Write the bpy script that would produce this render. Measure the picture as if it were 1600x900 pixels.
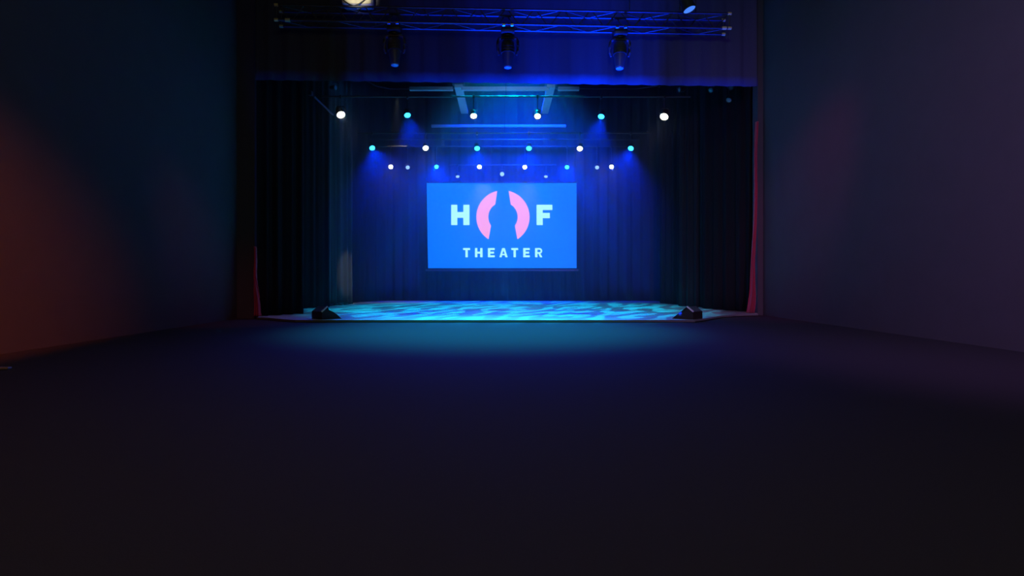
import bpy, bmesh, math, random
from mathutils import Vector, Matrix, Quaternion

random.seed(7)
for o in list(bpy.data.objects):
    bpy.data.objects.remove(o, do_unlink=True)
C = bpy.context.scene.collection
sc = bpy.context.scene
R = math.radians

# ------------------------------------------------------------------ camera
# metres; stage floor is at z = 1, hall floor at z = 0, y runs upstage
EYE = 1.87
F = 900.0                      # focal length in pixels of the 1600 px frame
VX, VY = 786.0, 435.0          # vanishing point of the stage axis
cam_d = bpy.data.cameras.new('camera')
cam = bpy.data.objects.new('camera', cam_d); C.objects.link(cam)
cam.location = (0, 0, EYE)
cam.rotation_euler = (R(90), 0, 0)
cam_d.sensor_width = 36; cam_d.lens = 36 * F / 1600
cam_d.shift_x = (800 - VX) / 1600
cam_d.shift_y = -(450 - VY) / 1600
cam_d.clip_end = 200
sc.camera = cam

# ------------------------------------------------------------------ world / exposure
w = bpy.data.worlds.new('world'); sc.world = w; w.use_nodes = True
w.node_tree.nodes['Background'].inputs[0].default_value = (0.16, 0.12, 0.14, 1)
w.node_tree.nodes['Background'].inputs[1].default_value = 0.03
vs = sc.view_settings
vs.view_transform = 'Standard'; vs.look = 'None'; vs.exposure = 0; vs.gamma = 1
vs.use_curve_mapping = False
cy = sc.cycles
cy.use_denoising = True
cy.max_bounces = 5; cy.diffuse_bounces = 2; cy.glossy_bounces = 3
cy.volume_bounces = 0; cy.transparent_max_bounces = 8
cy.sample_clamp_indirect = 4
cy.caustics_reflective = False; cy.caustics_refractive = False

def P(px, py, Y):
    """point at distance Y that the photograph shows at px, py"""
    return Vector(((px - VX) * Y / F, Y, EYE - (py - VY) * Y / F))

def add_light(name, kind, loc, target, energy, color, size=45, blend=0.5, radius=0.08, parent=None):
    d = bpy.data.lights.new(name, kind); d.energy = energy; d.color = color
    if kind == 'SPOT':
        d.spot_size = R(size); d.spot_blend = blend; d.shadow_soft_size = radius
    elif kind == 'AREA':
        d.size = size
    o = bpy.data.objects.new(name, d); C.objects.link(o)
    o.location = loc
    v = Vector(target) - Vector(loc)
    o.rotation_mode = 'QUATERNION'; o.rotation_quaternion = v.to_track_quat('-Z', 'Y')
    return o

def gobo(lo, scale=7.0, stretch=3.0, lo_v=0.15, hi_v=1.6, angle=35):
    """break-up glass in the lamp: dapples the beam"""
    d = lo.data; d.use_nodes = True; nt = d.node_tree
    em = nt.nodes['Emission']
    tc = nt.nodes.new('ShaderNodeTexCoord'); sp = nt.nodes.new('ShaderNodeSeparateXYZ')
    nt.links.new(tc.outputs['Normal'], sp.inputs[0])
    dx = nt.nodes.new('ShaderNodeMath'); dx.operation = 'DIVIDE'
    dy = nt.nodes.new('ShaderNodeMath'); dy.operation = 'DIVIDE'
    nt.links.new(sp.outputs[0], dx.inputs[0]); nt.links.new(sp.outputs[2], dx.inputs[1])
    nt.links.new(sp.outputs[1], dy.inputs[0]); nt.links.new(sp.outputs[2], dy.inputs[1])
    cb = nt.nodes.new('ShaderNodeCombineXYZ')
    nt.links.new(dx.outputs[0], cb.inputs[0]); nt.links.new(dy.outputs[0], cb.inputs[1])
    mr_ = nt.nodes.new('ShaderNodeMapping'); mr_.inputs['Rotation'].default_value = (0, 0, R(angle))
    nt.links.new(cb.outputs[0], mr_.inputs[0])
    mp = nt.nodes.new('ShaderNodeMapping'); mp.inputs['Scale'].default_value = (stretch, 1, 1)
    nt.links.new(mr_.outputs[0], mp.inputs[0])
    nz = nt.nodes.new('ShaderNodeTexNoise'); nz.inputs['Scale'].default_value = scale
    nz.inputs['Detail'].default_value = 0.5; nz.inputs['Distortion'].default_value = 0.25
    nt.links.new(mp.outputs[0], nz.inputs['Vector'])
    mr = nt.nodes.new('ShaderNodeMapRange'); mr.interpolation_type = 'SMOOTHSTEP'
    mr.inputs['From Min'].default_value = 0.48; mr.inputs['From Max'].default_value = 0.53
    mr.inputs['To Min'].default_value = lo_v; mr.inputs['To Max'].default_value = hi_v
    nt.links.new(nz.outputs['Fac'], mr.inputs['Value'])
    nt.links.new(mr.outputs[0], em.inputs['Strength'])

BLUE = (0.0, 0.035, 1.0)
DEEP = (0.0, 0.025, 1.0)
CYAN = (0.05, 0.55, 1.0)
WARM = (1.0, 0.93, 0.70)

# ---- hall lights out of view, plus unseen spots added to brighten parts
hall = add_light('hall_fill', 'AREA', (0, 0.0, 8.5), (0, 2.5, 0), 80, (0.95, 0.88, 0.42), size=6)  # unseen area light added as dim ambient for the hall
hall_r = add_light('hall_wall_light', 'SPOT', (2.5, -1, 4.5), (6.5, 9.0, 2.8), 1750, (0.70, 0.32, 1.0), size=58, blend=1.0, radius=0.4)
hall_t = add_light('hall_side_light', 'SPOT', (1, 1, 9), (6.5, 9, 6.0), 350, (0.45, 0.8, 1.0), size=90, blend=1.0, radius=0.4)
hall_m = add_light('curtain_light', 'SPOT', (4.0, 8.0, 8.0), (6.45, 13.4, 2.5), 330, (1.0, 0.03, 0.25), size=36, blend=1.0, radius=0.2)
hall_n = add_light('curtain_light', 'SPOT', (-3.6, 7.6, 7.8), (-5.9, 12.2, 1.1), 170, (1.0, 0.08, 0.35), size=28, blend=1.0, radius=0.2)
warm_l = add_light('wall_spotlight', 'SPOT', (-4, -1.5, 3.0), (-4 - .666, -1.5 + .732, 3.0 - .143), 3700, (1.0, 0.15, 0.03), size=63, blend=0.10, radius=0.3)
case_l = add_light('truss_fill', 'SPOT', (-2.6, 7.0, 6.6), (-3.15, 12.6, 8.1), 1700, (1.0, 0.93, 0.75), size=7.5, blend=0.6, radius=0.05)  # unseen spot added to brighten the case on the truss
for sx_, se_ in ((-5.0, 200), (-3.8, 420), (-2.6, 994), (-1.2, 3580), (0.2, 9547), (1.4, 15116), (2.6, 11934), (3.8, 4773), (5.0, 2386)):
    add_light('border_fill', 'SPOT', (sx_, 12.35, 1.08), (sx_, 13.15, 6.8), se_, DEEP, size=25, blend=1.0, radius=0.05)  # unseen upward spots added to put a blue glow on the border
lip = add_light('apron_fill', 'SPOT', (0.0, 10.2, 9.6), (-0.2, 10.4, 1.0), 8600, (0.01, 0.66, 0.62), size=50, blend=1.0, radius=0.3)  # unseen cyan spot added to stand for stage glow on the hall floor
# ---- stage lights put in unseen, with no fixtures modelled
wash = add_light('backcloth_fill', 'SPOT', (0.8, 17.7, 9.2), (0.6, 22.4, 5.0), 14000, DEEP, size=88, blend=1.0, radius=0.3)  # unseen wash added to turn the backcloth blue
beam_fill = add_light('beam_fill', 'SPOT', (0.3, 14.6, 7.15), (0.2, 17.0, 7.5), 200, (0.22, 0.34, 1.0), size=100, blend=1.0, radius=0.1)  # unseen spot added to brighten the front ceiling beam
up = add_light('ceiling_fill', 'SPOT', (0.0, 18.8, 1.3), (0.0, 17.8, 7.5), 700, (0.03, 0.30, 1.0), size=44, blend=0.8, radius=0.1)  # unseen upward spot added to light the beams from below
floor_wash = add_light('floor_wash', 'SPOT', (0.4, 17.5, 9.2), (0.2, 16.6, 1.0), 600, (0.0, 0.22, 1.0), size=92, blend=0.6, radius=0.2)
gobo_a = add_light('gobo_light', 'SPOT', (0.2, 14.9, 9.4), (0.2, 16.3, 1.0), 10500, (0.0, 0.50, 0.8), size=74, blend=0.5, radius=0.01)
gobo(gobo_a, 6.0, 3.8, 0.18, 0.95, 20)
warm_side = add_light('side_light', 'SPOT', (0.0, 15.5, 8.6), (-5.15, 19.3, 1.9), 1150, (0.8, 0.86, 0.8), size=9, blend=0.6, radius=0.05)
warm_floor = add_light('side_light', 'SPOT', (-3.9, 21.2, 8.6), (-3.9, 21.2, 1.0), 230, (1.0, 0.86, 0.5), size=26, blend=0.4, radius=0.05)
for sx_ in (-0.75, 0.9):
    add_light('screen_spill', 'SPOT', (sx_, 21.3, 6.0), (sx_, 21.9, 4.6), 30, (1.0, 0.95, 0.75), size=60, blend=1.0, radius=0.1)

# ------------------------------------------------------------------ materials
def mat(name, color, rough=0.7, metal=0.0, spec=0.5, noise=0.0, scale=20.0, bump=0.0, sheen=0.0):
    m = bpy.data.materials.new(name); m.use_nodes = True
    nt = m.node_tree; b = nt.nodes['Principled BSDF']
    b.inputs['Base Color'].default_value = (*color, 1)
    b.inputs['Roughness'].default_value = rough
    b.inputs['Metallic'].default_value = metal
    b.inputs['Specular IOR Level'].default_value = spec
    if sheen: b.inputs['Sheen Weight'].default_value = sheen
    tc = nt.nodes.new('ShaderNodeTexCoord')
    nz = nt.nodes.new('ShaderNodeTexNoise'); nz.inputs['Scale'].default_value = scale
    nz.inputs['Detail'].default_value = 4
    nt.links.new(tc.outputs['Object'], nz.inputs['Vector'])
    mx = nt.nodes.new('ShaderNodeMix'); mx.data_type = 'RGBA'
    k = 1 - noise
    mx.inputs[6].default_value = (color[0] * k, color[1] * k, color[2] * k, 1)
    mx.inputs[7].default_value = (*[min(1, c * (1 + noise)) for c in color], 1)
    nt.links.new(nz.outputs['Fac'], mx.inputs[0]); nt.links.new(mx.outputs[2], b.inputs['Base Color'])
    if bump:
        bp = nt.nodes.new('ShaderNodeBump'); bp.inputs['Strength'].default_value = bump
        bp.inputs['Distance'].default_value = 0.01
        nt.links.new(nz.outputs['Fac'], bp.inputs['Height']); nt.links.new(bp.outputs[0], b.inputs['Normal'])
    return m

def glow(name, color, strength, base=(0.02, 0.02, 0.02)):
    m = bpy.data.materials.new(name); m.use_nodes = True
    b = m.node_tree.nodes['Principled BSDF']
    b.inputs['Base Color'].default_value = (*base, 1); b.inputs['Roughness'].default_value = 0.6
    b.inputs['Emission Color'].default_value = (*color, 1)
    b.inputs['Emission Strength'].default_value = strength
    return m

M = dict(
    vinyl=mat('stage_vinyl', (0.42, 0.42, 0.44), 0.55, noise=0.12, scale=6, bump=0.05),
    apron=mat('apron_vinyl', (0.035, 0.035, 0.04), 0.6, noise=0.1, scale=4, spec=0.3),
    carpet=mat('hall_carpet', (0.050, 0.042, 0.057), 0.95, noise=0.15, scale=180, bump=0.3, spec=0.1),
    wall=mat('dark_wall_paint', (0.085, 0.080, 0.10), 0.9, noise=0.08, scale=3, bump=0.05, spec=0.15),
    black=mat('black_paint', (0.010, 0.010, 0.012), 0.85, noise=0.2, scale=8, spec=0.15),
    velvet=mat('black_velour', (0.012, 0.012, 0.015), 0.95, noise=0.25, scale=40, bump=0.1, spec=0.1, sheen=0.0),
    leg=mat('black_wool_serge', (0.022, 0.022, 0.026), 0.95, noise=0.25, scale=40, bump=0.1, spec=0.1),
    leg_lit=mat('lit_leg_serge', (0.10, 0.10, 0.11), 0.95, noise=0.25, scale=40, bump=0.1, spec=0.1),  # leg cloth made paler: lamp light put into its colour
    borderm=mat('border_serge', (0.07, 0.07, 0.08), 0.95, noise=0.12, scale=30, bump=0.1, spec=0.1),
    backcloth=mat('backcloth_serge', (0.05, 0.05, 0.06), 0.95, noise=0.12, scale=30, bump=0.1, spec=0.1),
    red=mat('crimson_velour', (0.42, 0.02, 0.07), 0.85, noise=0.15, scale=30, bump=0.1, sheen=0.3),
    alu=mat('truss_aluminium', (0.12, 0.12, 0.14), 0.55, metal=1.0, noise=0.15, scale=12),
    steel=mat('clamp_steel', (0.7, 0.7, 0.75), 0.25, metal=1.0, noise=0.1, scale=30),
    duct=mat('grey_beam_paint', (0.42, 0.42, 0.46), 0.6, noise=0.1, scale=5),
    plastic=mat('fixture_black', (0.035, 0.035, 0.04), 0.45, noise=0.2, scale=25),
    headgrey=mat('fixture_grey', (0.08, 0.08, 0.10), 0.4, noise=0.2, scale=25),
    pipe=mat('pipe_paint', (0.10, 0.10, 0.12), 0.4, metal=0.6, noise=0.2, scale=20),
    wood=mat('monitor_wood', (0.022, 0.016, 0.015), 0.6, noise=0.3, scale=30, bump=0.2),
    grille=mat('monitor_grille', (0.16, 0.16, 0.17), 0.5, metal=0.5, noise=0.4, scale=120, bump=0.6),
    trim=mat('monitor_trim', (0.85, 0.83, 0.85), 0.4, noise=0.1, scale=30),
    canvas=mat('beige_canvas', (0.62, 0.57, 0.42), 0.85, noise=0.25, scale=14, bump=0.3),
    cable=mat('black_rubber', (0.015, 0.015, 0.012), 0.6, noise=0.2, scale=30),
    tape=mat('yellow_tape', (0.85, 0.72, 0.25), 0.6, noise=0.1, scale=30),
    lipmat=mat('lip_board', (0.10, 0.10, 0.11), 0.7, noise=0.1, scale=10),
    edge=mat('stage_nosing', (0.40, 0.40, 0.42), 0.45, metal=0.6, noise=0.1, scale=20),
    fascia=mat('stage_fascia', (0.012, 0.012, 0.014), 0.8, noise=0.2, scale=10, spec=0.2),
    screen=glow('projection_blue', (0.0, 0.155, 1.0), 1.0, base=(0.18, 0.18, 0.18)),
    cyan=glow('projection_white', (0.46, 1.0, 1.0), 1.0, base=(0.2, 0.2, 0.2)),
    pink=glow('projection_pink', (1.0, 0.38, 0.28), 1.0, base=(0.1, 0.1, 0.1)),
    l_white=glow('lens_white', (1.0, 0.98, 0.80), 14),
    l_blue=glow('lens_blue', (0.02, 0.45, 1.0), 7),
    l_dim=glow('lens_pale', (0.35, 0.6, 1.0), 1.1, base=(0.3, 0.3, 0.3)),
    l_iris=glow('lens_blue_soft', (0.07, 0.24, 1.0), 1.0, base=(0.1, 0.1, 0.1)),
    l_off=mat('lens_unlit', (0.35, 0.4, 0.5), 0.1, noise=0.1, scale=20),
)

# ------------------------------------------------------------------ mesh helpers
class MB:
    def __init__(self): self.bm = bmesh.new()
    def box(self, c, s, rot=None, bevel=0.0):
        r = bmesh.ops.create_cube(self.bm, size=1)
        vs_ = r['verts']
        bmesh.ops.scale(self.bm, vec=s, verts=vs_)
        if bevel:
            es = list({e for v in vs_ for e in v.link_edges})
            g = bmesh.ops.bevel(self.bm, geom=es, offset=bevel, segments=2, affect='EDGES', profile=0.5)
            vs_ = list({v for f in g['faces'] for v in f.verts} | {v for v in vs_ if v.is_valid})
        m = Matrix.Translation(c) @ (rot.to_4x4() if rot else Matrix())
        bmesh.ops.transform(self.bm, matrix=m, verts=vs_)
        return self
    def tube(self, a, b, r, r2=None, seg=12, cap=True):
        a, b = Vector(a), Vector(b); d = b - a
        g = bmesh.ops.create_cone(self.bm, cap_ends=cap, segments=seg, radius1=r, radius2=r if r2 is None else r2, depth=d.length)
        q = d.to_track_quat('Z', 'Y').to_matrix().to_4x4()
        bmesh.ops.transform(self.bm, matrix=Matrix.Translation((a + b) / 2) @ q, verts=g['verts'])
        return self
    def path(self, pts, r, seg=8):
        pts = [Vector(p) for p in pts]; rings = []
        for i, p in enumerate(pts):
            d = (pts[min(i + 1, len(pts) - 1)] - pts[max(i - 1, 0)]).normalized()
            q = d.to_track_quat('Z', 'Y')
            rr = r[i] if isinstance(r, (list, tuple)) else r
            rings.append([self.bm.verts.new(p + q @ Vector((rr * math.cos(2 * math.pi * k / seg), rr * math.sin(2 * math.pi * k / seg), 0))) for k in range(seg)])
        for a, b in zip(rings, rings[1:]):
            for k in range(seg):
                self.bm.faces.new((a[k], a[(k + 1) % seg], b[(k + 1) % seg], b[k]))
        self.bm.faces.new(rings[0][::-1]); self.bm.faces.new(rings[-1])
        return self
    def lathe(self, prof, seg=20, mtx=None):
        """prof: (radius, z) pairs; revolved about z"""
        rings = []; mtx = mtx or Matrix()
        for r, z in prof:
            rings.append([self.bm.verts.new(mtx @ Vector((r * math.cos(2 * math.pi * k / seg), r * math.sin(2 * math.pi * k / seg), z))) for k in range(seg)])
        for a, b in zip(rings, rings[1:]):
            for k in range(seg):
                self.bm.faces.new((a[k], a[(k + 1) % seg], b[(k + 1) % seg], b[k]))
        self.bm.faces.new(rings[0][::-1]); self.bm.faces.new(rings[-1])
        return self
    def prism(self, poly, d0, d1, fn):
        """poly of (u, v); extruded from d0 to d1; fn(u, v, d) -> point"""
        a = [self.bm.verts.new(fn(u, v, d0)) for u, v in poly]
        b = [self.bm.verts.new(fn(u, v, d1)) for u, v in poly]
        n = len(poly)
        self.bm.faces.new(a[::-1]); self.bm.faces.new(b)
        for i in range(n):
            self.bm.faces.new((a[i], a[(i + 1) % n], b[(i + 1) % n], b[i]))
        return self
    def done(self, name, m, parent=None, smooth=False):
        bmesh.ops.recalc_face_normals(self.bm, faces=self.bm.faces)
        me = bpy.data.meshes.new(name); self.bm.to_mesh(me); self.bm.free()
        if smooth:
            for p in me.polygons: p.use_smooth = True
            try: me.set_sharp_from_angle(angle=R(40))
            except Exception: pass
        me.materials.append(m)
        o = bpy.data.objects.new(name, me); C.objects.link(o)
        if parent: o.parent = parent
        return o

def tag(o, label=None, cat=None, group=None, kind=None):
    if label: o['label'] = label
    if cat: o['category'] = cat
    if group: o['group'] = group
    if kind: o['kind'] = kind
    return o
def empty(name, loc=(0, 0, 0)):
    o = bpy.data.objects.new(name, None); C.objects.link(o); o.location = loc
    o.empty_display_size = 0.1
    return o
def struct(name, mb, m, label=None):
    return tag(mb.done(name, m), label, kind='structure')

# ------------------------------------------------------------------ the setting
struct('floor', MB().box((0.2, 5.6, 0.85), (13.4, 19.2, 0.2)), M['carpet'])
def slab(poly, z0, z1):
    return MB().prism(poly, z0, z1, lambda u, v, d: Vector((u, v, d)))
Yf = F * (EYE - 1) / 65.0                       # stage lip, 12.05 m away
xl = lambda px, Y: (px - VX) * Y / F
lipp = [(xl(1184, 14.1), 14.1), (xl(1150, 13.85), 13.85), (xl(1125, 13.35), 13.35), (xl(1105, 12.6), 12.6), (xl(1085, Yf), Yf),
        (xl(462, Yf), Yf), (xl(440, 12.35), 12.35), (xl(420, 12.75), 12.75), (xl(402, 12.95), 12.95)]
stage_poly = lipp + [(xl(398, 13.0), 13.22), (-8.4, 13.22), (-8.4, 24), (9.2, 24), (9.2, 14.42), (xl(1184, 14.1), 14.42)]
struct('stage_floor', slab(stage_poly, 0.96, 1.0), M['vinyl'])
in_poly = [(x, y - 0.02) for x, y in lipp] + [(xl(399, 13.0), 13.3), (-8.3, 13.3), (-8.3, 23.9), (9.1, 23.9), (9.1, 14.5), (xl(1183, 14.1), 14.5)]
struct('trim_1', slab(in_poly, 0.7, 0.957), M['fascia'])
nm = MB()
for (x0, y0), (x1, y1) in zip(lipp[:4], lipp[1:5]):
    a, b = Vector((x0, y0 - 0.01, 0.985)), Vector((x1, y1 - 0.01, 0.985))
    d = b - a; nm.box((a + b) / 2, (d.length, 0.02, 0.035), rot=Matrix.Rotation(math.atan2(d.y, d.x), 3, 'Z'))
struct('trim_2', nm, M['edge'])
nm = MB()
for (x0, y0), (x1, y1) in zip(lipp[4:], lipp[5:]):
    a, b = Vector((x0, y0 - 0.011, 0.979)), Vector((x1, y1 - 0.011, 0.979))
    d = b - a; nm.box((a + b) / 2, (d.length + .01, 0.02, 0.04), rot=Matrix.Rotation(math.atan2(d.y, d.x), 3, 'Z'))
struct('trim_3', nm, M['lipmat'])
YL, YR = 13.2, 14.4
XL, XR = xl(398, YL), xl(1184, YR)
HT = 10.0
WL, WR = -6.1, 6.5
struct('wall_left', MB().box((WL - 0.1, 4.6, HT / 2), (0.2, 17.2, HT)), M['wall'])
struct('wall_right', MB().box((WR + 0.1, 5.2, HT / 2), (0.2, 18.4, HT)), M['wall'])
struct('wall_front_left', MB().box(((WL - 2.4 + XL) / 2, YL + 0.15, HT / 2), (XL - WL + 2.4, 0.3, HT)), M['wall'])
struct('wall_front_right', MB().box(((WR + 2.8 + XR) / 2, YR + 0.15, HT / 2), (WR + 2.8 - XR, 0.3, HT)), M['wall'])
struct('ceiling', MB().box((0.2, 5.2, HT + 0.1), (13.4, 18.4, 0.2)), M['black'])
struct('wall_stage_left', MB().box((-8.6, 18.8, HT / 2), (0.2, 10.6, HT)), M['black'])
struct('wall_stage_right', MB().box((9.3, 19.4, HT / 2), (0.2, 9.4, HT)), M['black'])
struct('wall_back', MB().box((0.35, 24.1, HT / 2), (18.1, 0.2, HT)), M['black'])
struct('ceiling_stage', MB().box((0.35, 19.3, HT + 0.1), (18.1, 9.6, 0.2)), M['black'])
# ------------------------------------------------------------------ curtains
def curtain(name, pts, z0, z1, m, folds, amp, label, group=None, taper=None, thick=0.012, cat='curtain', nz=14, seed=1):
    """pleated cloth hung along pts (x, y); folds deepen towards the hem"""
    rnd = random.Random(seed)
    segs = [(Vector(a), Vector(b)) for a, b in zip(pts, pts[1:])]
    L = sum((b - a).length for a, b in segs)
    n = max(24, int(folds * 10))
    ph = [rnd.uniform(-0.6, 0.6) for _ in range(9)]
    bm = bmesh.new(); grid = []
    for j in range(nz + 1):
        v = j / nz; z = z0 + (z1 - z0) * v
        row = []
        for i in range(n + 1):
            s = i / n; d = s * L; k = 0
            while k < len(segs) - 1 and d > (segs[k][1] - segs[k][0]).length:
                d -= (segs[k][1] - segs[k][0]).length; k += 1
            a, b = segs[k]; t = (b - a).normalized(); nrm = Vector((-t.y, t.x))
            wv = math.sin(2 * math.pi * folds * s + ph[0] + 0.9 * math.sin(5.1 * s + ph[1]) + 0.25 * math.sin(3 * v + 9 * s + ph[2]))
            wv = math.copysign(abs(wv) ** 0.75, wv) + 0.35 * math.sin(2 * math.pi * folds * 2.3 * s + ph[3] + v)
            off = nrm * wv * amp * (1.0 - 0.45 * v)
            p = a + t * d
            if taper: 
                c, f = taper(v); p = Vector((c + (p.x - c) * f, p.y))
            row.append(bm.verts.new((p.x + off.x, p.y + off.y, z)))
        grid.append(row)
    for r0, r1 in zip(grid, grid[1:]):
        for i in range(n):
            bm.faces.new((r0[i], r0[i + 1], r1[i + 1], r1[i]))
    me = bpy.data.meshes.new(name); bm.to_mesh(me); bm.free()
    for p in me.polygons: p.use_smooth = True
    me.materials.append(m)
    o = bpy.data.objects.new(name, me); C.objects.link(o)
    md = o.modifiers.new('thickness', 'SOLIDIFY'); md.thickness = thick
    tag(o, label, cat, group)
    return o
def track(o, pts, z):
    MB().path([(x, y, z) for x, y in pts], 0.025).done('track', M['pipe'], o)

LEGS = 'black side curtains masking the stage wings'
def leg(px0, py0, px1, py1, label, seed, m='leg', ztop=8.6, folds=4, amp=0.06):
    pts = []
    for px, py in ((px0, py0), (px1, py1)):
        Y = F * (EYE - 1) / (py - VY); pts.append((xl(px, Y), Y))
    o = curtain('stage_curtain', pts, 1.01, ztop, M[m], folds, amp, label, LEGS, seed=seed)
    track(o, pts, ztop + 0.03)
    return pts
leg(402, 494.5, 473, 490.5, 'nearest black side curtain on the left, beside the crimson edge', 3, 'velvet')
leg(470, 482.5, 514, 480, 'middle black side curtain on the left, with blue lit pleats', 5)
leg(508, 478.5, 549, 475, 'farthest side curtain on the left, with pale grey lit folds', 6, 'leg_lit', folds=5, amp=0.08)
leg(1175, 487.5, 1096, 482, 'nearest black side curtain on the right, beside the crimson drape', 8, 'velvet', folds=5)
leg(1100, 480.5, 1059, 478.2, 'middle black side curtain on the right, behind the right monitor wedge', 9)
leg(1062, 476.2, 1030, 473.5, 'farthest black side curtain on the right, next to the blue backcloth', 10)
bpts = [(xl(541, 20.2), 20.2), (-4.9, 22.0), (-4.4, 22.35), (5.2, 22.35), (5.9, 22.0), (6.2, 20.6)]
bc = curtain('backcloth', bpts, 1.01, 9.2, M['backcloth'], 34, 0.035, 'wide dark backcloth across the rear of the stage, lit deep blue', cat='backdrop', seed=12)
track(bc, bpts, 9.23)
bd = [(xl(398.5, 12.87), 12.87), (xl(1183.5, 13.32), 13.32)]
b1 = curtain('border', bd, EYE + 305 * 13.1 / F, 9.7, M['borderm'], 26, 0.02, 'wide dark cloth border hanging above the stage opening behind the truss', cat='border', seed=13)
track(b1, bd, 9.73)

# crimson house curtain, drawn aside: only its edge and gathered foot show
def red_curtain(x_at, Y, z1, label, seed):
    """x_at(v) -> x of left edge, x of right edge at relative height v"""
    bm = bmesh.new(); grid = []; nz, n = 40, 24
    for j in range(nz + 1):
        v = j / nz; z = 1.012 + (z1 - 1.012) * v; a, b = x_at(v); row = []
        for i in range(n + 1):
            s = i / n
            row.append(bm.verts.new((a + (b - a) * s, Y + 0.05 * math.sin(s * 2 * math.pi * 2.5 + 1.5 * math.sin(v * 5 + seed)) + 0.03 * math.sin(v * 9), z)))
        grid.append(row)
    for r0, r1 in zip(grid, grid[1:]):
        for i in range(n): bm.faces.new((r0[i], r0[i + 1], r1[i + 1], r1[i]))
    me = bpy.data.meshes.new('crimson_drape'); bm.to_mesh(me); bm.free()
    for p in me.polygons: p.use_smooth = True
    me.materials.append(M['red'])
    o = bpy.data.objects.new('crimson_drape', me); C.objects.link(o)
    o.modifiers.new('thickness', 'SOLIDIFY').thickness = 0.012
    tag(o, label, 'curtain', 'crimson house curtains drawn to the sides')
    return o
def lerp_tab(tab, v):
    for (v0, a0, b0), (v1, a1, b1) in zip(tab, tab[1:]):
        if v <= v1:
            t = (v - v0) / (v1 - v0); return a0 + (a1 - a0) * t, b0 + (b1 - b0) * t
    return tab[-1][1:]
def tab_px(rows, Y, z1):
    out = []
    for py, pa, pb in rows:
        z = EYE - (py - VY) * Y / F; out.append(((z - 1.012) / (z1 - 1.012), xl(pa, Y), xl(pb, Y)))
    out[0] = (0.0,) + out[0][1:]; out[-1] = (1.0,) + out[-1][1:]
    return out
Yr = 14.32; z1r = EYE + 245 * Yr / F
tr_ = tab_px([(489, 1167, 1177), (478, 1170, 1179), (460, 1173, 1180), (448, 1174, 1179.5), (380, 1176, 1180.5), (290, 1179, 1182.5), (190, 1182, 1184)], Yr, z1r)
red_curtain(lambda v: lerp_tab(tr_, v), Yr, z1r, 'tall thin crimson drape gathered at the right edge of the stage', 2)
Yl = 13.08; z1l = EYE + 50 * Yl / F
tl_ = tab_px([(495.5, 398.5, 407), (485, 398.5, 405.5), (465, 398.2, 403.5), (430, 398, 400.6), (385, 397.6, 398.6)], Yl, z1l)
red_curtain(lambda v: lerp_tab(tl_, v), Yl, z1l, 'short crimson drape edge at the left end of the stage', 4)

# ------------------------------------------------------------------ projection screen and its picture
SY = 21.9
scr = empty('projection_screen', P(784, 422, SY))
def local(o, parent):
    o.matrix_parent_inverse = Matrix.Translation(-Vector(parent.location)); return o
def spx(px, py, d=0.0):
    p = P(px, py, SY); p.y = SY - d; return p
def panel(name, poly, m, d0, d1, parent=scr):
    o = MB().prism(poly, d0, d1, lambda u, v, d: spx(u, v, d)).done(name, m, parent)
    return local(o, scr)
local(MB().prism([(666.7, 286), (900.8, 286), (900.8, 419), (669, 419)], 0.0, 0.01, lambda u, v, d: spx(u, v, d)).done('screen_cloth', M['screen'], scr), scr)
local(MB().prism([(665.5, 283.5), (902, 283.5), (902, 286), (665.5, 286)], -0.03, 0.05, lambda u, v, d: spx(u, v, d)).done('top_tube', M['plastic'], scr), scr)
local(MB().prism([(665, 420.5), (904, 420.5), (904, 423.6), (665, 423.6)], -0.02, 0.04, lambda u, v, d: spx(u, v, d)).done('bottom_batten', M['pipe'], scr), scr)
for px in (700, 868):
    a = spx(px, 284); local(MB().tube(a, (a.x, a.y, 9.9), 0.006, seg=6).done('cable', M['cable'], scr), scr)
def L_poly(ch, x0, x1, y0, y1, t, th):
    """strokes of block letters as lists of polygons (pixels)"""
    W, H_ = x1 - x0, y1 - y0; m = (x0 + x1) / 2; my = (y0 + y1) / 2
    r = lambda a, b, c, d: [(a, b), (c, b), (c, d), (a, d)]
    if ch == 'H': return [(x0, y0), (x0 + t, y0), (x0 + t, my - th / 2), (x1 - t, my - th / 2), (x1 - t, y0), (x1, y0), (x1, y1), (x1 - t, y1), (x1 - t, my + th / 2), (x0 + t, my + th / 2), (x0 + t, y1), (x0, y1)]
    if ch == 'F':
        e = x1 - W * 0.16
        return [(x0, y0), (x1, y0), (x1, y0 + th), (x0 + t, y0 + th), (x0 + t, my - th * .38), (e, my - th * .38), (e, my + th * .62), (x0 + t, my + th * .62), (x0 + t, y1), (x0, y1)]
    if ch == 'T': return [(x0, y0), (x1, y0), (x1, y0 + th), (m + t / 2, y0 + th), (m + t / 2, y1), (m - t / 2, y1), (m - t / 2, y0 + th), (x0, y0 + th)]
    if ch == 'E': return [(x0, y0), (x1, y0), (x1, y0 + th), (x0 + t, y0 + th), (x0 + t, my - th / 2), (x1 - 1, my - th / 2), (x1 - 1, my + th / 2), (x0 + t, my + th / 2), (x0 + t, y1 - th), (x1, y1 - th), (x1, y1), (x0, y1)]
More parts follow.
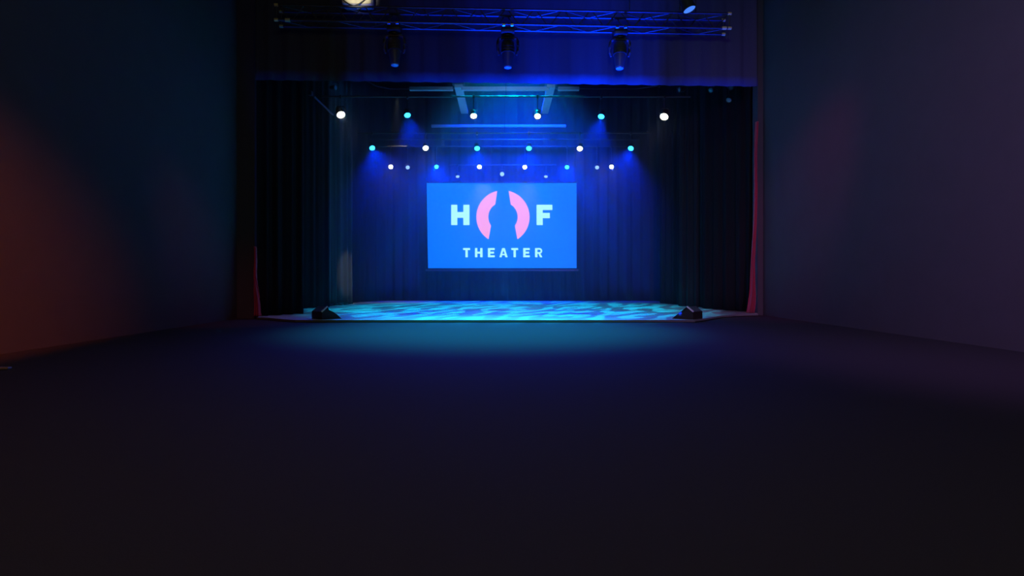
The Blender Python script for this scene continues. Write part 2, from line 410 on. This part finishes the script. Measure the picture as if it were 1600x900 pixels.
def letter(ch, x0, x1, y0, y1, t, th):
    if ch == 'A':
        m = (x0 + x1) / 2; W = (x1 - x0) / 2; H_ = y1 - y0
        ex = lambda y: m - 2.0 - (W - 2.0) * (y - y0) / H_       # outer left edge
        yb, yt = y1 - 3.2, y1 - 6.0
        mb = MB(); f = lambda u, v, d: spx(u, v, d)
        outer_b = [(m - 2, y0), (m + 2, y0), (x1, y1), (x1 - t, y1), (m + (W - t) * .78, yb), (m - (W - t) * .78, yb), (x0 + t, y1), (x0, y1)]
        mb.prism(outer_b[:], 0.012, 0.016, f)
        # counter: small triangle knocked out by building around it
        mb.bm.free(); mb = MB()
        k = lambda y, s: m + s * (2.0 + (W - 2.0) * (y - y0) / H_)
        mb.prism([(m - 2, y0), (m + 2, y0), (m, y0 + 4.2)], 0.012, 0.016, f)
        mb.prism([(m - 2, y0), (m, y0 + 4.2), (m - 1.9, yt + .6), (k(yt + .6, -1), yt + .6)], 0.012, 0.016, f)
        mb.prism([(m + 2, y0), (k(yt + .6, 1), yt + .6), (m + 1.9, yt + .6), (m, y0 + 4.2)], 0.012, 0.016, f)
        mb.prism([(k(yt + .6, -1), yt + .6), (k(yt + .6, 1), yt + .6), (k(yb, 1), yb), (k(yb, -1), yb)], 0.012, 0.016, f)
        mb.prism([(k(yb, -1), yb), (k(yb, -1) + t * .95, yb), (x0 + t * .95, y1), (x0, y1)], 0.012, 0.016, f)
        mb.prism([(k(yb, 1) - t * .95, yb), (k(yb, 1), yb), (x1, y1), (x1 - t * .95, y1)], 0.012, 0.016, f)
        o = mb.done('letter', M['cyan'], scr)
    elif ch == 'R':
        mb = MB(); f = lambda u, v, d: spx(u, v, d); yr = y0 + (y1 - y0) * .62; cxr = x1 - (yr - y0) / 2; ro = (yr - y0) / 2; cyr = (y0 + yr) / 2
        mb.prism([(x0, y0), (x0 + t, y0), (x0 + t, y1), (x0, y1)], 0.012, 0.016, f)
        mb.prism([(x0 + t, y0), (cxr, y0), (cxr, y0 + 2.6), (x0 + t, y0 + 2.6)], 0.012, 0.016, f)
        mb.prism([(x0 + t, yr - 2.6), (cxr, yr - 2.6), (cxr, yr), (x0 + t, yr)], 0.012, 0.016, f)
        arc = [(cxr + ro * math.cos(a), cyr + ro * math.sin(a)) for a in [R(-90 + 180 * k / 10) for k in range(11)]]
        ri = ro - 2.6
        arc2 = [(cxr + ri * math.cos(a), cyr + ri * math.sin(a)) for a in [R(90 - 180 * k / 10) for k in range(11)]]
        mb.prism(arc + arc2, 0.012, 0.016, f)
        mb.prism([(x0 + t + 1.6, yr), (cxr + 1.4, yr - .4), (x1 + .3, y1), (x1 - t + .2, y1)], 0.012, 0.016, f)
        o = mb.done('letter', M['cyan'], scr)
    else:
        o = MB().prism(L_poly(ch, x0, x1, y0, y1, t, th), 0.012, 0.016, lambda u, v, d: spx(u, v, d)).done('letter', M['cyan'], scr)
    local(o, scr); o['label'] = 'pale cyan letter ' + ch
letter('H', 705, 733.6, 320, 351.7, 9.6, 9)
letter('F', 838.4, 863, 320, 351.7, 9.6, 8.2)
xs = [(723.6, 734.6, 'T'), (742.2, 754, 'H'), (762.4, 773, 'E'), (780.2, 793.2, 'A'), (798.8, 809.6, 'T'), (817.5, 827.7, 'E'), (836, 847.2, 'R')]
for a, b, ch in xs: letter(ch, a, b, 387.6, 402, 3.7, 3.1)
def arcpiece(s):
    cx, cy_ = 785.9, 339.0; Ro, Ri = 41.6, 22.9
    at = lambda r, dx, dy: math.atan2(dy, dx)
    a0, a1 = math.atan2(-215, -47), math.atan2(185, -119)
    i0, i1 = math.atan2(72, -99), math.atan2(-103, -64)
    if a0 < 0: a0 += 2 * math.pi
    if i1 < 0: i1 += 2 * math.pi
    pts = [(cx + s * Ro * math.cos(a0 + (a1 - a0) * k / 28), cy_ + Ro * math.sin(a0 + (a1 - a0) * k / 28)) for k in range(29)]
    pts += [(cx + s * Ri * math.cos(i0 + (i1 - i0) * k / 14), cy_ + Ri * math.sin(i0 + (i1 - i0) * k / 14)) for k in range(15)]
    return panel('emblem_arc', pts, M['pink'], 0.012, 0.016)
arcpiece(1)['label'] = 'left pink half of the broken ring'
arcpiece(-1)['label'] = 'right pink half of the broken ring'
tag(scr, 'bright blue projection screen with pale lettering and a pink broken ring', 'screen')

# ------------------------------------------------------------------ ceiling steel above the stage
HB = 5.6
def zH(py, Y): return EYE - (py - VY) * Y / F
def xbeam(px0, px1, Y, py, h, dpt, label):
    x0, x1 = xl(px0, Y), xl(px1, Y); z = zH(py, Y)
    o = MB().box(((x0 + x1) / 2, Y, z + h / 2), (x1 - x0, dpt, h), bevel=0.008).done('ceiling_beam', M['duct'])
    tag(o, label, 'beam', 'pale beams under the stage ceiling')
    return o
o = xbeam(640, 708, 17.0, 141.5, 0.10, 0.12, 'short left end of the front pale beam, left of the left lengthwise beam')
o = xbeam(721, 858, 17.0, 141.5, 0.10, 0.12, 'front pale crosswise beam between the two lengthwise beams')
o = xbeam(872, 905, 17.0, 141.5, 0.10, 0.12, 'short right end of the front pale beam, right of the right lengthwise beam')
o = xbeam(674, 884, 21.1, 199, 0.09, 0.12, 'rear pale crosswise beam behind the front row of lamps')
for s, px, lb in ((-1, 716, 'left'), (1, 861.5, 'right')):
    x = xl(px, 17.0); z = EYE + (VY - 139) * 17 / F
    o = MB().box((x * 0.99, 18.25, z + 0.06), (0.24, 2.7, 0.1), bevel=0.008).done('ceiling_beam', M['duct'])
    tag(o, lb + ' of the two pale lengthwise beams under the stage ceiling', 'beam', 'pale beams under the stage ceiling')
    MB().box((x * 0.99, 16.98, z + 0.14), (0.36, 0.2, 0.06), bevel=0.01).done('bracket', M['plastic'], o)
    for yy in (17.3, 19.2):
        MB().tube((x * 0.99, yy, z + 0.1), (x * 0.99, yy, 9.98), 0.012, seg=6).done('hanger', M['pipe'], o)

# ------------------------------------------------------------------ battens (pipes)
def pipe(x0, x1, Y, z, label, hang=3, r=0.024):
    o = empty('lighting_pipe', ((x0 + x1) / 2, Y, z)); o['label'] = label; o['category'] = 'pipe'; o['group'] = 'pipes over the stage'
    local(MB().tube((x0, Y, z), (x1, Y, z), r).done('tube', M['pipe'], o), o)
    for i in range(hang):
        x = x0 + (x1 - x0) * (i + 0.5) / hang
        local(MB().tube((x, Y, z), (x, Y, 9.98), 0.004, seg=6).done('wire', M['cable'], o), o)
    return o
Y1, Y2, Y3, Y4 = 14.6, 18.25, 21.27, 21.6
Z1, Z2, Z3, Z4 = zH(151, Y1), zH(208, Y2), zH(229, Y3), zH(258, Y4)
pipe(-4.6, 4.75, Y1, Z1, 'pipe carrying the front row of six lamps')
pipe(-4.6, 4.7, Y2, Z2, 'pipe carrying the middle row of six lamps')
pipe(-4.6, 4.6, Y3, Z3, 'pipe carrying the rear row of lamps above the screen')
pipe(-2.0, 2.0, Y4, Z4, 'short low pipe just above the screen carrying three small pale lamps')
pipe(-6.0, 6.15, 15.1, 7.22, 'pipe just behind the dark border carrying small unlit spotlights', hang=4)
pipe(-4.6, 4.7, 19.9, zH(218, 19.9), 'thin empty pipe between the middle and rear lamp rows')
lr = empty('side_rail', (-5.09, 16.2, EYE + 4.9))
local(MB().tube((-5.09, 15.5, EYE + 4.9), (-5.09, 17.25, EYE + 4.9), 0.028).done('tube', M['alu'], lr), lr)
local(MB().box((-5.09, 15.25, EYE + 4.9), (0.09, 0.14, 0.12), bevel=0.01).done('end_clamp', M['alu'], lr), lr)
for yy in (15.7, 17.0):
    local(MB().tube((-5.09, yy, EYE + 4.9), (-5.09, yy, 9.98), 0.005, seg=6).done('wire', M['cable'], lr), lr)
tag(lr, 'slanting silver rail pipe left of the leftmost front lamp', 'rail')

# ------------------------------------------------------------------ lamps
ORD = ['first', 'second', 'third', 'fourth', 'fifth', 'sixth', 'seventh', 'eighth']
def lamp_meshes():
    d = {}
    d['body'] = MB().lathe([(0.07, -0.24), (0.095, -0.22), (0.105, -0.1), (0.11, 0.0), (0.115, 0.02), (0.105, 0.02), (0.10, 0.0)], 20).done('body', M['plastic'], None, True).data
    d['lens'] = MB().lathe([(0.098, 0.0), (0.09, 0.012), (0.05, 0.020), (0.01, 0.022)], 20).done('lens', M['l_white'], None, True).data
    bpy.data.objects.remove(bpy.data.objects['body']); bpy.data.objects.remove(bpy.data.objects['lens'])
    return d
def lamp(px, py, Y, zpipe, kind, label, group, target, scale=1.0, energy=0.0, size=50, color=None, name='spotlight', lens_mat=None):
    c = P(px, py, Y)
    root = empty(name, (c.x, Y, zpipe))
    d = (Vector(target) - c).normalized(); q = d.to_track_quat('Z', 'Y')
    mt = Matrix.Translation(c - Vector(root.location)) @ q.to_matrix().to_4x4() @ Matrix.Scale(scale, 4)
    b = MB().lathe([(0.055, -0.26), (0.09, -0.24), (0.10, -0.12), (0.105, 0.0), (0.118, 0.015), (0.118, 0.04), (0.104, 0.04), (0.10, 0.005)], 20, mt).done('body', M['plastic'], root, True)
    lm = lens_mat or {'w': 'l_white', 'b': 'l_blue', 'd': 'l_dim', 'o': 'l_off'}[kind]
    MB().lathe([(0.099, 0.012), (0.085, 0.028), (0.05, 0.036), (0.01, 0.04)], 20, mt).done('lens', M[lm], root, True)
    # yoke: a flat U round the can, on a clamp that grips the pipe
    r = 0.135 * scale; ly = c - Vector(root.location)
    top = Vector((0, 0, ly.z + 0.2 * scale))
    MB().path([ly + Vector((-r, 0, 0)), ly + Vector((-r, 0, 0.14 * scale)), ly + Vector((-r * .6, 0, 0.2 * scale)), ly + Vector((r * .6, 0, 0.2 * scale)), ly + Vector((r, 0, 0.14 * scale)), ly + Vector((r, 0, 0))], 0.012 * scale, 6).done('yoke', M['pipe'], root)
    if top.z < -0.05:
        MB().tube((0, 0, -0.03), top, 0.012, seg=8).done('stem', M['pipe'], root)
    MB().box((0, 0, -0.01), (0.05, 0.085, 0.09), bevel=0.01).done('clamp', M['plastic'], root)
    if energy:
        lc = c + d * 0.12 * scale
        lo = add_light('beam', 'SPOT', lc, lc + d, energy, color, size=size, blend=0.8, radius=0.05)
        lo.parent = root; lo.matrix_parent_inverse = Matrix.Translation(-Vector(root.location))
    tag(root, label, 'spotlight', group)
    return root

EB, EW = 820, 14
def aim(px, py, Y, k=0.35, z=1.0, yy=10.5):
    c = P(px, py, Y); return (c.x * k, 12.4 if Y > 16 else 10.6, z)
row1 = [(532.5, 178.5, 'w', 'white spotlight at the left end of the front lamp row'),
        (636.5, 179.5, 'b', 'blue spotlight in the front row, second lamp from the left'),
        (740, 180.5, 'w', 'white spotlight in the front row beside the left lengthwise ceiling beam'),
        (840, 181, 'w', 'white spotlight in the front row beside the right lengthwise ceiling beam'),
        (939.5, 181.5, 'b', 'blue spotlight in the front row, second lamp from the right'),
        (1038, 181.5, 'w', 'large glaring white spotlight at the right end of the front lamp row')]
row2 = [(581.5, 231, 'b', 'blue spotlight at the left end of the middle lamp row'),
        (665, 231, 'w', 'white spotlight in the middle row, second lamp from the left'),
        (745.5, 231.5, 'b', 'blue spotlight in the middle row, third lamp from the left'),
        (826.5, 231.5, 'b', 'blue spotlight in the middle row, third lamp from the right'),
        (906, 231.8, 'w', 'white spotlight in the middle row, second lamp from the right'),
        (985.8, 231.5, 'b', 'blue spotlight at the right end of the middle lamp row')]
row3 = [(610.5, 260.5, 'w', 'white spotlight at the left end of the rear lamp row'),
        (682, 260.5, 'b', 'blue spotlight in the rear row above the upper left corner of the screen'),
        (749, 260.5, 'w', 'white spotlight in the rear row above the left half of the screen'),
        (820, 261, 'w', 'white spotlight in the rear row above the right half of the screen'),
        (886, 261, 'b', 'blue spotlight in the rear row above the upper right corner of the screen'),
        (955.5, 260.5, 'w', 'white spotlight at the right end of the rear lamp row')]
for row, Y, Z, g in ((row1, Y1, Z1, 'front row of stage lamps'), (row2, Y2, Z2, 'middle row of stage lamps'), (row3, Y3, Z3, 'rear row of stage lamps')):
    for px, py, k, lb in row:
        sc_ = {Y1: 0.78, Y2: 0.85, Y3: 0.75}[Y] * (1.25 if px > 1030 or px < 540 else 1)
        lamp(px, py, Y, Z, k, lb, g, aim(px, py, Y), sc_, EB if k == 'b' else EW, 52, BLUE if k == 'b' else WARM)
lamp(637, 261.5, Y3, Z3, 'd', 'small pale lamp beside the leftmost white lamp of the rear row', 'small pale lamps near the screen', aim(637, 261, Y3), 0.75)
lamp(933, 261.5, Y3, Z3, 'd', 'small pale lamp beside the rightmost white lamp of the rear row', 'small pale lamps near the screen', aim(933, 261, Y3), 0.75)
lamp(715, 275.5, Y4, Z4, 'd', 'small pale lamp just over the left part of the screen', 'small pale lamps near the screen', (-1, 18, 1), 0.72)
lamp(784.5, 272, Y4, Z4, 'd', 'small pale lamp just over the middle of the screen', 'small pale lamps near the screen', (0, 10, 1.5), 0.82)
lamp(853, 275.5, Y4, Z4, 'd', 'small pale lamp just over the right part of the screen', 'small pale lamps near the screen', (1, 18, 1), 0.72)
# small unlit spotlights in the upper corners
G0 = 'small unlit spotlights behind the border'
for px, py, lb, t in ((419, 134, 'small dark unlit spotlight high in the upper left corner, topmost one', (-3, 10, 3)),
                      (431, 149, 'small dark unlit spotlight in the upper left corner, lower one', (-1, 12, 3)),
                      (524, 137, 'small dark unlit spotlight above the leftmost white lamp', (2, 12, 6)),
                      (1062, 140, 'small dark unlit spotlight above the rightmost white lamp', (-2, 13, 6)),
                      (1111, 141, 'small dark unlit spotlight between the right end lamp and the corner', (2, 12, 5)),
                      (1142, 137, 'small dark unlit spotlight in the upper right corner, topmost one', (6, 11, 4)),
                      (1139, 156, 'small dark unlit spotlight in the upper right corner, lower one', (3, 12, 3))):
    r_ = lamp(px, py, 15.1, 7.22, 'o', lb, G0, t, 0.62)
    for ch in r_.children:
        if ch.name.startswith('body'): ch.data.materials[0] = M['headgrey']

# ------------------------------------------------------------------ truss
A, B = Vector((-4.88, 12.4, 7.436)), Vector((5.03, 12.8, 7.43))
ax = (B - A).normalized(); up_ = Vector((0, 0, 1)); bk = ax.cross(up_) * -1
bk = Vector((-ax.y, ax.x, 0)); Lt = (B - A).length; S = 0.32
tru = empty('lighting_truss', (A + B) / 2)
def tp(s, u, v): return A + ax * s + bk * u + up_ * v
def tpart(mb, name, m): return local(mb.done(name, m, tru), tru)
for u in (0, S):
    for v in (0, S):
        tpart(MB().tube(tp(0, u, v), tp(Lt, u, v), 0.024), 'chord', M['alu'])
nb = 32; st = Lt / nb
for u in (0, S):
    for i in range(nb):
        a, b = (S, 0) if i % 2 == 0 else (0, S)
        tpart(MB().tube(tp(i * st + .03, u, a), tp((i + 1) * st - .03, u, b), 0.012, seg=6), 'brace', M['alu'])
for v in (0, S):
    for i in range(nb // 2):
        a, b = (0, S) if i % 2 == 0 else (S, 0)
        tpart(MB().tube(tp(i * 2 * st + .03, a, v), tp((i + 1) * 2 * st - .03, b, v), 0.009, seg=6), 'brace', M['alu'])
for s_ in (0, Lt):
    for u in (0, S):
        tpart(MB().tube(tp(s_, u, 0), tp(s_, u, S), 0.012, seg=6), 'end_post', M['alu'])
    for u in (0, S):
        for v in (0, S):
            o = tpart(MB().tube(tp(s_ - .04, u, v), tp(s_ + .04, u, v), 0.034), 'coupler', M['tape'])
            o['label'] = 'yellow coupler at the truss end'
for s_, lb in ((0.24, 'yellow tape band'), (Lt - 0.12, 'yellow tape band')):
    o = tpart(MB().tube(tp(s_ - .05, 0, 0), tp(s_ + .05, 0, 0), 0.038), 'tape_band', M['tape']); o['label'] = lb
for s_ in (1.7, Lt - 2.2):
    tpart(MB().tube(tp(s_, S / 2, S), (tp(s_, S / 2, S).x, tp(s_, S / 2, S).y, 9.98), 0.012, seg=8), 'hanging_cable', M['steel'])
tag(tru, 'long aluminium box truss hanging across the top of the stage opening', 'truss')

# pale bag/case standing on the truss
bag = empty('truss_case', P(559, 12, 12.6))
def bl(o): return local(o, bag)
cb = P(559, -8, 12.62)
bl(MB().box((cb.x, 12.66, cb.z), (0.66, 0.36, 0.52), bevel=0.06).done('body', M['canvas'], bag, True))
pts = []
for k in range(15):
    t = k / 14; px = 540 + 33 * t; py = -6 + 0 * t
    pts.append(P(536 + 40 * t, 9.0 - 26 * (abs(t - 0.42) ** 1.5) * 1.3, 12.45))
bl(MB().path(pts, 0.012).done('strap', M['cable'], bag))
tag(bag, 'pale beige case with a dark strap standing on the truss at the top edge', 'case')

# ------------------------------------------------------------------ moving heads hanging from the truss
def moving_head(px, yb, label, m='headgrey', tilt=(0.0, 0.0), scale=1.0):
    Y = 12.4 + (px - 432) / 708 * 0.4 + S / 2 - .0
    c = P(px, 38, Y)
    root = empty('moving_head', (c.x, Y, 7.42))
    for sx in (-.09, .09):
        for sy in (-S / 2, S / 2):
            MB().lathe([(0.022, -0.035), (0.042, -0.03), (0.042, 0.03), (0.022, 0.035)], 12, Matrix.Translation((sx, sy, -0.0)) @ Matrix.Rotation(R(90), 4, 'Y')).done('clamp', M['steel'], root, True)
    MB().box((0, 0, -0.10), (0.30, 0.34, 0.12), bevel=0.025).done('base', M['plastic'], root, True)
    MB().tube((0, 0, -0.2), (0, 0, -0.15), 0.09, seg=20).done('pan_bearing', M['plastic'], root, True)
    MB().path([(-.2, 0, -.25), (-.1, 0, -.205), (.1, 0, -.205), (.2, 0, -.25)], 0.035, 8).done('yoke_bridge', M[m], root, True)
    for s in (-1, 1):
        MB().path([(s * .19, 0, -.24), (s * .215, 0, -.30), (s * .225, 0, -.40), (s * .215, 0, -.52), (s * .195, 0, -.60)], [.03, .036, .036, .032, .022], 10).done('yoke_arm', M[m], root, True)
    mt = Matrix.Translation((0, 0, -.52)) @ Matrix.Rotation(R(tilt[0]), 4, 'X') @ Matrix.Rotation(R(tilt[1]), 4, 'Y')
    MB().lathe([(0.03, .26), (0.10, .25), (0.135, .20), (0.145, .10), (0.14, .0), (0.125, -.14), (0.105, -.26), (0.09, -.34), (0.075, -.345)], 24, mt).done('head', M[m], root, True)
    for z in (.08, .02, -.04):
        MB().lathe([(0.147, z - .006), (0.150, z), (0.147, z + .006)], 24, mt).done('cooling_ring', M['plastic'], root, True)
    MB().lathe([(0.082, -.345), (0.082, -.365), (0.05, -.38), (0.01, -.385)], 20, mt).done('lens', M['l_off'], root, True)
    tag(root, label, 'moving light', 'moving heads under the truss')
    return root
moving_head(616.5, 0, 'moving head lamp hanging from the left part of the truss', tilt=(-6, -2))
moving_head(793.5, 0, 'barely visible dark moving head lamp hanging from the middle of the truss', m='plastic', tilt=(0, 0))
moving_head(968.5, 0, 'moving head lamp hanging from the right part of the truss', tilt=(-6, 2))

# blue-eyed lamp above the right end of the truss
c = P(1077.5, 15.5, 12.2)
ir = empty('tilted_spotlight', (c.x, 12.2, c.z + 0.45))
d = Vector((0.30, -0.16, -0.94)).normalized(); mt = Matrix.Translation(c - Vector(ir.location)) @ d.to_track_quat('Z', 'Y').to_matrix().to_4x4()
MB().lathe([(0.08, -0.34), (0.12, -0.30), (0.13, -.1), (0.145, -0.02), (0.145, 0.0), (0.128, 0.0), (0.125, -0.012)], 24, mt).done('body', M['plastic'], ir, True)
MB().lathe([(0.124, -0.012), (0.08, 0.0), (0.01, 0.006)], 24, mt).done('lens', M['l_iris'], ir, True)['label'] = 'glowing blue lens'
k = c - Vector(ir.location)
MB().path([k + Vector((-.17, .12, .02)), k + Vector((-.17, .12, .3)), k + Vector((.17, .12, .3)), k + Vector((.17, .12, .02))], .014, 6).done('yoke', M['pipe'], ir)
MB().tube((0, .12, -.15), (0, .12, 9.98 - (c.z + .45)), .018, seg=8).done('pole', M['plastic'], ir)
tag(ir, 'tilted lamp with a glowing blue oval lens above the right end of the truss', 'spotlight')

# ------------------------------------------------------------------ monitor wedges
def wedge(peak_px, lip0_px, lip1_px, back_px, sgn, label):
    """side panel faces the hall; grille slopes outwards"""
    Y = 12.14; th = R(45); pp = 0.33
    x_edge = xl(lip0_px, Y); x_back = xl(back_px, Y)
    Lw = abs(x_edge - x_back) / (math.cos(th) + pp * math.sin(th)); Wd = abs(xl(lip1_px, Y) - x_edge) / (math.sin(th) - pp * math.cos(th))
    root = empty('stage_monitor', (x_edge, Y, 1.001))
    u = Vector((sgn * math.cos(th), -math.sin(th), 0)); v = Vector((sgn * math.sin(th), math.cos(th), 0))
    # corner at (Lw) is nearest the hall; keep it on the lip
    prof = [(0, 0), (.03, .02), (.10, .075), (.22, .15), (.34, .20), (.42, .235), (Lw * .70, .265), (Lw, .155), (Lw, 0)]
    prof = [(a * (Lw / .52 if i < 6 else 1), b) for i, (a, b) in enumerate(prof)]
    f = lambda a, b, d: u * (a - Lw) + v * d + Vector((0, 0, b))
    MB().prism(prof, 0, Wd, f).done('cabinet', M['wood'], root)
    (a0, b0), (a1, b1) = prof[6], prof[7]
    t = Vector((a1 - a0, b1 - b0)); n = Vector((-t.y, t.x)).normalized() * .006
    q = [(a0 + t.x * .06, b0 + t.y * .06), (a0 + t.x * .94, b0 + t.y * .94)]
    poly = [q[0], q[1], (q[1][0] + n.x, q[1][1] + n.y), (q[0][0] + n.x, q[0][1] + n.y)]
    MB().prism(poly, .03, Wd - .03, f).done('grille', M['grille'], root)['label'] = 'grey metal grille'
    poly = [(a0, b0), (a1, b1), (a1 + n.x * 4, b1 + n.y * 4), (a0 + n.x * 4, b0 + n.y * 4)]
    MB().prism(poly, -.012, .022, f).done('edge_trim', M['trim'], root)['label'] = 'pale edge strip'
    for a in (Lw * .2, Lw * .85):
        for d in (.05, Wd - .05):
            MB().tube(f(a, -.001, d), f(a, .004, d), .015, seg=8).done('foot', M['cable'], root)
    tag(root, label, 'stage monitor', 'monitor wedges on the stage edge')
wedge(0, 503, 487, 535, -1, 'black wedge monitor speaker on the left part of the stage edge')
wedge(0, 1083, 1098, 1049, 1, 'black wedge monitor speaker on the right part of the stage edge')

# dark cable bundle lying at the foot of the farthest left curtain
cbm = MB(); rnd = random.Random(4); pts = []
for k in range(60):
    t = k / 59; pts.append(P(514 + 42 * t, 0, 18.4 + 1.0 * t)); pts[-1].y -= 0.5 + .10 * math.sin(t * 34); pts[-1].z = 1.03 + .018 * (1 + math.sin(t * 21)); pts[-1].x += .09 * math.cos(t * 34)
tag(MB().path(pts, 0.022, 6).done('cable_bundle', M['cable']), 'dark cable bundle on the floor at the foot of the farthest left curtain', 'cable')

# pale sliver lying on the hall floor at the left edge of the frame
tag(MB().box((-5.20, 5.83, 0.962), (0.42, 0.05, 0.022), bevel=0.004).done('tape_strip', M['edge']), 'thin pale strip lying on the dark floor at the left edge', 'strip')

# ------------------------------------------------------------------ haze
hz = MB().box((0.35, 18.25, 5.45), (15.0, 9.7, 8.9)).done('haze', bpy.data.materials.new('haze_volume'))
hm = hz.data.materials[0]; hm.use_nodes = True; nt = hm.node_tree; nt.nodes.remove(nt.nodes['Principled BSDF'])
vsn = nt.nodes.new('ShaderNodeVolumeScatter'); vsn.inputs['Color'].default_value = (0.55, 0.65, 1, 1)  # blue of the lamp light partly put into the scatter colour
vsn.inputs['Density'].default_value = 0.02; vsn.inputs['Anisotropy'].default_value = 0.65
nt.links.new(vsn.outputs[0], nt.nodes['Material Output'].inputs['Volume'])
tag(hz, 'thin theatrical haze filling the stage, tinted blue and lit by the lamps', 'haze', kind='stuff')
